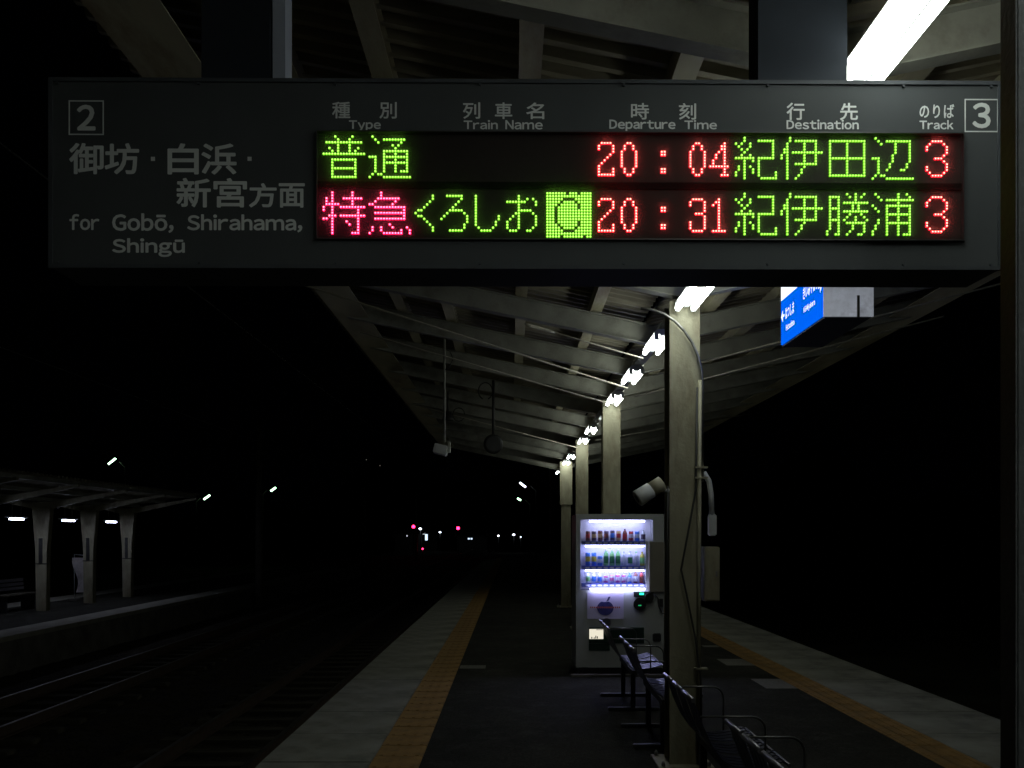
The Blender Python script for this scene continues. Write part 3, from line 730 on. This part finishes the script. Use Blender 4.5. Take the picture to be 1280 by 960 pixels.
for k in range(16):
    x = cx-0.17+0.0215*k; b.box((x, -0.0095, cz+0.003), (x+0.014, -0.0085, cz+0.021), 'orange')
b.build('poster_lettering', vm)
# coin panel, reader, delivery hatch, lock
MB().box((vx(792), -0.02, vz(746)), (vx(817), -0.002, vz(739.5)), 'black', bev=0.003).build('coin_panel', vm)
MB().box((vx(799), -0.024, vz(743.5)), (vx(804.5), -0.0205, vz(740.8)), 'greenled').build('coin_light', vm)
def disc(px, py, r, m, name, y0=-0.03, y1=-0.002):
    MB().tube([(vx(px), y1, vz(py)), (vx(px), y0, vz(py))], r, m, n=20).build(name, vm)
disc(799.5, 755, 0.072, 'black', 'card_reader'); disc(811, 746.5, 0.05, 'black', 'round_knob', -0.045, -0.0202)
for dx in (-0.012, 0.008):
    MB().box((vx(799)+dx, -0.033, vz(757.2)), (vx(799)+dx+0.010, -0.0305, vz(755.8)), 'greendig').build('reader_digit', vm)
disc(758, 778, 0.05, 'steel', 'emblem_disc', -0.008)
MB().box((vx(736), -0.012, vz(804)), (vx(805), -0.002, vz(784)), 'dgreen', bev=0.003).build('delivery_hatch', vm)
MB().box((vx(745), -0.016, vz(787.5)), (vx(792), -0.0125, vz(786.4)), 'steel').build('hatch_bar', vm)
M['hatchlit'] = emis('lit_hatch_card', (1.0, 0.93, 0.75), 0.85)
MB().box((vx(736.5), -0.016, vz(798.5)), (vx(754), -0.0125, vz(786.2)), 'hatchlit').build('lit_card', vm)
for dx, hh in ((2.5, 2.2), (5.5, 1.5), (7.5, 3.5), (9.5, 2.8)):
    MB().box((vx(736.5+dx), -0.0175, vz(798)), (vx(737.7+dx), -0.0165, vz(798-hh)), 'black').build('card_print', vm)
MB().box((vx(736), -0.008, vz(813)), (vx(762), -0.002, vz(804.5)), 'dgreen').build('lower_label', vm)
MB().box((vx(815.5), -0.02, vz(802)), (vx(826), -0.002, vz(791.5)), 'black', bev=0.01).build('lock_recess', vm)
MB().box((L_+0.03, 0.02, 0.0), (R_-0.03, 0.68, 0.099), 'black').build('plinth', vm)
MB().box((L_-0.06, -0.07, 0.0), (R_+0.02, 0.0, 0.03), 'wallc', bev=0.004).build('foot_cover', vm)
MB().box((vx(727), -0.006, vz(836)), (vx(735), -0.002, vz(834)), 'black').build('vent_slot', vm)
cabp = [(vx(817), -0.03, vz(742)), (vx(822), -0.04, vz(748)), (vx(823), -0.04, vz(758)), (vx(827), -0.04, vz(766)), (vx(831), -0.04, vz(767)), (vx(834), -0.03, vz(752)), (vx(833), -0.03, vz(744))]
MB().tube(cabp, 0.008, 'cable').build('looped_cable', vm)
MB().box((vx(823.5), -0.05, vz(758)), (vx(828), -0.02, vz(748)), 'black', bev=0.004).build('cable_plug', vm)

# ================================================================== BENCHES
prof = [(0.0, .735), (.02, .70), (.055, .60), (.10, .50), (.15, .43), (.21, .395), (.30, .385), (.40, .40), (.47, .42), (.50, .405)]
def arm_pts(z0=.66):
    p = [(0.035, z0), (0.30, z0)]
    for k in range(1, 6):
        a = k/5*math.pi/2; p.append((0.30+0.07*math.sin(a), z0-0.07*(1-math.cos(a))))
    return p+[(0.37, .36)]
def make_bench(loc, label, n=3):
    t = thing('bench', label, 'bench', loc, group='metal benches along the platform')
    PW = 0.305
    for k in range(n):
        for q in range(4):
            y = k*PW+0.02+q*0.068
            b = MB()
            for (xa, za), (xb, zb) in zip(prof, prof[1:]):
                dx, dz = xb-xa, zb-za; L = math.hypot(dx, dz); nx_, nz_ = -dz/L*0.0045, dx/L*0.0045
                b.prism([(xa, y, za), (xb, y, zb), (xb+nx_, y, zb+nz_), (xa+nx_, y, za+nz_)], (0, 0.046, 0), 'strap')
            b.build('slat', t)
        MB().tube([(0.002, k*PW+0.012, .74), (0.002, k*PW+0.278, .74)], 0.013, 'steel', n=8).build('top_rail', t)
        MB().tube([(.5, k*PW+0.012, .405), (.5, k*PW+0.278, .405)], 0.01, 'steel', n=8).build('front_rail', t)
    for k in (0, n):
        y = k*PW-0.004
        MB().tube([(x, y, z) for x, z in arm_pts()], 0.006, 'darksteel', n=8).build('armrest', t)
    MB().box((0.20, -0.02, .34), (0.25, n*PW, .38), 'darkm').build('seat_beam', t)
    for y in (0.08, n*PW-0.12):
        b = MB(); b.box((.205, y, 0.03), (.245, y+.04, .34), 'darkm').box((0.0, y-.005, 0), (.46, y+.045, .03), 'darkm', bev=0.005)
        b.build('leg', t)
make_bench((0.985, 3.24, 0), 'nearest slatted metal bench with golden glints, at the bottom edge right of the column')
make_bench((0.935, 4.62, 0), 'slatted metal bench overlapping the foot of the near cream column')
make_bench((0.905, 6.62, 0), 'slatted metal bench in front of the vending machine hatch, nearer of the two')
make_bench((0.875, 8.05, 0), 'farthest slatted bench, standing right before the vending machine')

# ================================================================== HANGING EQUIPMENT UNDER THE CANOPY
hc = thing('hanging_camera', 'white camera box on a thin pole hung under the left canopy', 'camera', (-0.70, 9.3, 0))
MB().tube([(0, 0, zp(-.7)-0.1), (0, 0, 2.55)], 0.012, 'beam').build('drop_pole', hc)
MB().box((-0.11, -0.07, 2.43), (0.03, 0.12, 2.53), 'white', bev=0.008, rot=Matrix.Rotation(R(14), 3, 'Y')).build('camera_case', hc)
MB().box((0.035, -0.03, 2.45), (0.06, 0.05, 2.56), 'beam').build('bracket', hc)
MB().tube([(0.0, 0, 3.3), (0.05, 0, 3.34), (0.09, 0, 3.42), (0.06, 0, 3.5), (0.02, 0, 3.52)], 0.006, 'cable').build('cable_loop', hc)
hm = thing('hanging_mirror', 'dark round device on a hanging pole under the canopy, seen from behind', 'hanging device', (-0.24, 11.5, 0))
MB().tube([(0, 0, zp(-.24)-0.1), (0, 0, 2.8)], 0.018, 'darkm').build('drop_pole', hm)
MB().tube([(0, -0.03, 2.76), (0, -0.02, 2.76), (0, 0.05, 2.76)], [0.09, 0.125, 0.125], 'darkm', n=20).build('round_case', hm)
pts = [(-0.10+0.09*math.cos(a*math.pi/8), 0, 3.44+0.11*math.sin(a*math.pi/8)) for a in range(-3, 12)]
MB().tube(pts, 0.008, 'cable').build('cable_loop', hm)
h3 = thing('hanging_speaker', 'small dark loudspeaker under the far left canopy', 'loudspeaker', (-0.95, 13.3, 0))
MB().tube([(0, 0, zp(-.95)-0.1), (0, 0, 3.42)], 0.012, 'darkm').build('drop_pole', h3)
pts = [(0.16+0.09*math.cos(a*math.pi/6), 0, 3.38+0.10*math.sin(a*math.pi/6)) for a in range(0, 12)]
MB().tube(pts, 0.008, 'cable').build('cable_loop', h3)
MB().lathe([(0.05, 0), (0.09, -0.12), (0.088, -0.125)], 'darkm', n=14, at=(0, 0, 3.42)).build('horn', h3)

# ================================================================== OPPOSITE PLATFORM
OZ = -0.4; OE = -9.9; OX = -12.3
op = thing('opposite_platform', kind='structure')
MB().box((-14.6, 8, -1.3), (OE-0.03, 60, OZ-0.1), 'wallc').build('platform_wall', op)
MB().box((-13.7, 8, OZ-0.1), (OE-0.75, 60, OZ), 'asphalt').build('asphalt_surface', op)
M['slabo'] = mat('opposite_coping_concrete', (0.36, 0.35, 0.29), 0.9, vary=0.3, scale=1.5, dirt=(0.15, 0.13, 0.09), dirt_amt=0.7, dscale=1.3)
for (xa, xb) in ((OE-0.75, OE), (-14.6, -13.7)):
    f = MB().box((xa, 0.004, OZ-0.1), (xb, 0.996, OZ+0.002), 'slabo', bev=0.004).build('coping_slab', op, loc=(0, 12, 0))
    for k in range(1, 40):
        s = f.copy(); COL.objects.link(s); s.location = (0, 12+k, 0)
oc = thing('opposite_canopy', 'low V roofed canopy on the platform across the tracks', 'canopy', (0, 0, 0))
def oz(x): return 2.42+0.16*abs(x-OX)
for side, xe in ((-1, -14.7), (1, -10.1)):
    bm = bmesh.new(); prev = None; y = 17.0
    while y < 28.9:
        for dy, dz in ((0, 0), (0.05, 0), (0.08, 0.04), (0.15, 0.04)):
            cur = [bm.verts.new((x, y+dy, oz(x)+0.10+dz)) for x in (OX, xe)]
            if prev: bm.faces.new((prev[0], prev[1], cur[1], cur[0]))
            prev = cur
        y += 0.18
    me = bpy.data.meshes.new('roof_sheet'); bm.to_mesh(me); bm.free(); me.materials.append(M['cream'])
    o = bpy.data.objects.new('roof_sheet', me); COL.objects.link(o); o.parent = oc
    for fx in (0.12, 0.5, 0.95):
        x = OX+(xe-OX)*fx
        MB().box((x-0.04, 17, oz(x)), (x+0.04, 28.9, oz(x)+0.09), 'beam').build('purlin', oc)
    for y in (18.3, 20.9, 23.5, 26.1, 28.7):
        b = MB(); b.prism([(OX, y-.05, oz(OX)-0.2), (xe, y-.05, oz(xe)-0.06), (xe, y-.05, oz(xe)), (OX, y-.05, oz(OX))], (0, 0.1, 0), 'cream').build('rafter', oc)
for y, lb in ((23.5, 'nearest of the three cream columns on the far left platform'), (26.1, 'middle cream column on the far left platform, beside the white banner'), (28.7, 'last of the three cream columns on the far left platform')):
    t = thing('opposite_column', lb, 'column', (OX, y, OZ), group='columns on the opposite platform')
    b = MB(); b.prism([(-0.13, -0.1, 0), (0.13, -0.1, 0), (0.15, -0.1, 1.6), (0.24, -0.1, 2.7), (-0.24, -0.1, 2.7), (-0.15, -0.1, 1.6)], (0, 0.2, 0), 'cream').build('shaft', t)
    MB().box((-0.05, -0.13, 1.25), (0.04, -0.101, 1.9), 'darkm').build('name_plate', t)
    MB().box((-0.155, -0.115, 1.22), (0.155, -0.102, 1.245), 'darkm').build('band', t)
for y, lb in ((22.25, 'leftmost violet white tube lamp on the opposite platform'), (24.85, 'middle violet white tube lamp on the opposite platform'), (27.5, 'rightmost violet white tube lamp on the opposite platform'), (19.7, 'tube lamp on the opposite platform left of the frame')):
    t = thing('platform_lamp', lb, 'lamp', (OX, y, 1.98), group='lamps on the opposite platform')
    MB().box((-0.1, -0.36, 0.03), (0.1, 0.36, 0.07), 'fixture').build('housing', t)
    for sx in (-1, 1): MB().tube([(sx*.05, -0.23, 0), (sx*.05, 0.23, 0)], 0.018, 'tubefar', n=8).build('tube', t)
    for yy in (-0.2, 0.2): MB().tube([(0, yy, 0.07), (0, yy, 0.42)], 0.008, 'beam', n=6).build('hanger_rod', t)
# banner stand
M['banner'] = mat('banner_cloth', (0.85, 0.8, 0.8), 0.8, vary=0.3, scale=4, dirt=(0.3, 0.12, 0.08), dirt_amt=0.5, dscale=5)
bn = thing('banner', 'white and red cloth banner standing behind the middle opposite column', 'banner', (-12.95, 27.0, OZ))
bm = bmesh.new(); prev = None
for k in range(9):
    t_ = k/8; z = 0.25+t_*1.05; xo = 0.06*math.sin(t_*5)
    cur = [bm.verts.new((-0.24+xo+0.05*(1-t_), 0.04*math.sin(t_*6), z)), bm.verts.new((0.0+xo, 0.05*math.cos(t_*5), z)), bm.verts.new((0.24+xo-0.03*(1-t_), 0, z))]
    if prev:
        bm.faces.new((prev[0], prev[1], cur[1], cur[0])); bm.faces.new((prev[1], prev[2], cur[2], cur[1]))
    prev = cur
me = bpy.data.meshes.new('cloth'); bm.to_mesh(me); bm.free(); me.materials.append(M['banner'])
o = bpy.data.objects.new('cloth', me); COL.objects.link(o); o.parent = bn
sm = o.modifiers.new('thick', 'SOLIDIFY'); sm.thickness = 0.006
MB().tube([(-0.25, 0.02, 0), (-0.25, 0.02, 1.4), (0.27, 0.02, 1.34)], 0.012, 'white').build('banner_pole', bn)
MB().box((-0.4, -0.12, 0), (-0.1, 0.18, 0.06), 'wallc', bev=0.01).build('weight_base', bn)
# opposite bench
ob = thing('waiting_bench', 'dim wide bench on the opposite platform at the left edge', 'bench', (-13.0, 23.4, OZ))
for k in range(5): MB().box((-0.2+k*0.09, -0.9, .42), (-0.13+k*0.09, 0.9, .45), 'sleeper').build('slat', ob)
for k in range(3): MB().box((-0.26-.01*k, -0.9, .52+k*.11), (-0.235-.01*k, 0.9, .6+k*.11), 'steel').build('back_slat', ob)
for y in (-0.7, 0.7): MB().box((-0.2, y-.03, 0), (0.2, y+.03, .418), 'darkm').build('leg', ob)

# ================================================================== DISTANT LAMPS, SIGNALS, HOUSES
def street(px, py, Y, m, label, ln=0.9, tilt=30, base=-1.3, arm=1):
    p = P(px, py, Y); t = thing('street_lamp', label, 'street lamp', (p.x, Y, base)); h = p.z-base
    MB().tube([(arm*0.9, 0, 0), (arm*0.9, 0, h-0.4), (arm*0.5, 0, h-0.05)], [0.09, 0.06, 0.04], 'wallc', n=8).build('pole', t)
    a = R(tilt); u = Vector((math.cos(a), 0, math.sin(a)))
    c = Vector((0, 0, h))
    MB().tube([c-u*ln/2, c+u*ln/2], Y*0.0011, m, n=8).build('tube', t)
    n_ = Vector((-math.sin(a), 0, math.cos(a)))*Y*0.0013
    MB().tube([c+n_-u*ln*.55, c+n_+u*ln*.55], Y*0.0010, 'wallc', n=6).build('lamp_hood', t)
    return t
street(140, 576.5, 60, 'greenlamp', 'greenish street lamp highest above the opposite canopy at the left', 0.62, 38)
street(258.5, 621.5, 75, 'greenlamp', 'greenish street lamp just right of the opposite canopy end', 0.62, 35, arm=-1)
street(341.5, 611.5, 80, 'greenlamp', 'greenish street lamp on a pole, third from the left', 0.55, 35, arm=-1)
street(665.5, 571.5, 45, 'greenlamp', 'greenish lamp under the far tip of the canopy', 0.35, -38)
street(653.5, 606, 60, 'whitelamp', 'white lamp on a pole left of the last canopy lamp', 0.5, -38)
street(649, 624, 75, 'greenlamp', 'faint green lamp below the white pole lamp', 0.35, -30)
def signal(px, py, Y, label, r=0.22):
    p = P(px, py, Y); t = thing('railway_signal', label, 'railway signal', (p.x, Y, -1.1)); h = p.z+1.1
    MB().tube([(0, 0.2, 0), (0, 0.2, h+0.5)], 0.07, 'darkm').build('post', t)
    MB().box((-0.3, 0.02, h-0.9), (0.3, 0.18, h+0.45), 'black', bev=0.08).build('backboard', t)
    MB().tube([(0, 0.0, h), (0, 0.019, h)], r, 'redlamp', n=12).build('red_light', t)
    for dz in (-.6, -.3): MB().tube([(0, 0.0, h+dz), (0, 0.019, h+dz)], 0.1, 'black', n=10).build('dark_lens', t)
signal(516.8, 658.3, 120, 'left red railway signal in the dark distance'); signal(572.6, 660.2, 120, 'right red railway signal in the dark distance')
for k, px in enumerate((521.3, 528.3)):
    p = P(px, 686, 90); t = thing('marker_light', ('left' if k == 0 else 'right') + ' small red marker light low on the distant track', 'marker light', (p.x, 90, -1.1))
    MB().tube([(0, 0.1, 0), (0, 0.1, 1.2)], 0.04, 'darkm').build('post', t)
    MB().tube([(0, 0.0, p.z+1.1), (0, 0.05, p.z+1.1)], 0.085, 'redlamp', n=10).build('red_light', t)
p = P(717, 657.5, 40); t = thing('marker_light', 'tiny red light between the farthest column and the vending machine', 'marker light', (p.x, 40, 0))
MB().tube([(0, 0.1, 0), (0, 0.1, p.z)], 0.03, 'darkm').build('post', t)
MB().tube([(0, 0.0, p.z), (0, 0.05, p.z)], 0.05, 'redlamp', n=10).build('red_light', t)
def yardlight(px, py, Y, s, label, m='whitelamp'):
    p = P(px, py, Y); t = thing('yard_lamp', label, 'lamp', (p.x, Y, -1.3)); h = p.z+1.3
    MB().tube([(0, 0.25, 0), (0, 0.25, h+0.3)], 0.05, 'darkm').build('post', t)
    MB().lathe([(s*.5, -s*.6), (s, 0), (s*.5, s*.6)], m, n=10, at=(0, 0, h)).build('lamp_globe', t)
    MB().box((-0.04, 0, h+s*.6), (0.04, 0.3, h+s*.6+.06), 'darkm').build('bracket', t)
yardlight(525.3, 661, 140, 0.24, 'bright white lamp just right of the left red signal')
yardlight(550, 665.2, 150, 0.2, 'bluish white lamp midway between the two red signals')
yardlight(623, 669.7, 140, 0.17, 'left of the three small white lamps right of the red signals')
yardlight(642.2, 668.4, 140, 0.21, 'brightest of the three small white lamps right of the red signals')
yardlight(651, 671.2, 140, 0.11, 'faintest of the three small white lamps right of the red signals')
yardlight(458, 574.6, 300, 0.2, 'very faint upper light on the dark hillside', 'faintlamp')
yardlight(475, 582, 300, 0.2, 'very faint lower light on the dark hillside', 'faintlamp')
M['winlit'] = emis('lit_window', (0.62, 0.8, 1.0), 1.6)
M['winwarm'] = emis('lit_window_soft', (0.75, 0.85, 0.9), 0.9)
def house(px, Y, wd, h, wins, label, ridge=1.3):
    x = (px-640)*Y/F; t = thing('house', label, 'house', (x, Y, -1.3))
    MB().box((-wd/2, 0.05, 0), (wd/2, 7, h), 'housewall').build('wall', t)
    b = MB(); b.prism([(-wd/2-.4, -0.4, h), (wd/2+.4, -0.4, h), (wd/2+.4, 3.5, h+ridge), (-wd/2-.4, 3.5, h+ridge)], (0, 0, 0.12), 'houseroof')
    b.prism([(-wd/2-.4, 7.4, h), (wd/2+.4, 7.4, h), (wd/2+.4, 3.52, h+ridge), (-wd/2-.4, 3.52, h+ridge)], (0, 0, 0.12), 'houseroof'); b.build('roof', t)
    for (qx, qy, ww, hh, m) in wins:
        p = P(qx, qy, Y); cx = p.x-x; cz = p.z+1.3
        f = MB().box((cx-ww/2-.06, -0.02, cz-hh/2-.06), (cx+ww/2+.06, 0.045, cz+hh/2+.06), 'darkm').build('window', t)
        MB().box((cx-ww/2, -0.03, cz-hh/2), (cx+ww/2, -0.021, cz+hh/2), m).build('pane', f)
house(527, 160, 5.5, 3.6, [(524.8, 667.6, .3, .3, 'winlit'), (530, 667, .4, .3, 'winwarm'), (533, 671.6, .45, 1.1, 'winlit')], 'dark distant house with a bright narrow bluish window')
house(508, 150, 4, 3.0, [(508.8, 669.8, .2, .2, 'winwarm')], 'dark distant house left of the signals with one faint window')
house(590, 150, 5, 2.6, [(586, 673.4, .3, .25, 'winlit'), (589.4, 673.4, .3, .25, 'winlit')], 'dark distant house with two small windows close together')
# overhead line masts and wires on the left
def mast(x, y, h, label):
    t = thing('overhead_line_mast', label, 'mast', (x, y, -1.15))
    MB().tube([(0, 0, 0), (0, 0, h)], [0.16, 0.10], 'wallc', n=12).build('post', t)
    MB().tube([(0, 0, h-1.3), (2.4, 0, h-1.0)], 0.035, 'darkm').build('cantilever', t)
    MB().tube([(0, 0, h-0.4), (1.9, 0, h-1.05)], 0.02, 'darkm').build('stay', t)
mast(-9.6, 34, 7.2, 'slim pole mast beyond the end of the opposite canopy')
mast(-9.6, 58, 7.2, 'second slim overhead mast farther along the left tracks')
mast(-9.6, 90, 7.2, 'distant overhead mast near the third greenish lamp')
for x, z, lb in ((-7.1, 4.2, 'contact wire over the far left track'), (-3.4, 4.2, 'contact wire over the near left track')):
    tag(MB().tube([(x, -5, z), (x, 50, z), (x, 150, z)], 0.007, 'cable', n=5).build('overhead_wire'), lb, 'wire')
# fence at the back of the opposite side and dark hills
hb_ = bmesh.new(); prev = None
for k in range(61):
    a = -300+k*10; hgt = 26+14*math.sin(k*0.31)+9*math.sin(k*0.83+1)+random.uniform(-1.5, 1.5)
    cur = [hb_.verts.new((a, 380, -1.3)), hb_.verts.new((a, 470, hgt)), hb_.verts.new((a, 560, -1.3))]
    if prev:
        for i in range(2): hb_.faces.new((prev[i], prev[i+1], cur[i+1], cur[i]))
    prev = cur
me = bpy.data.meshes.new('hills'); hb_.to_mesh(me); hb_.free(); me.materials.append(M['hill'])
o = bpy.data.objects.new('hills', me); COL.objects.link(o); o['kind'] = 'structure'
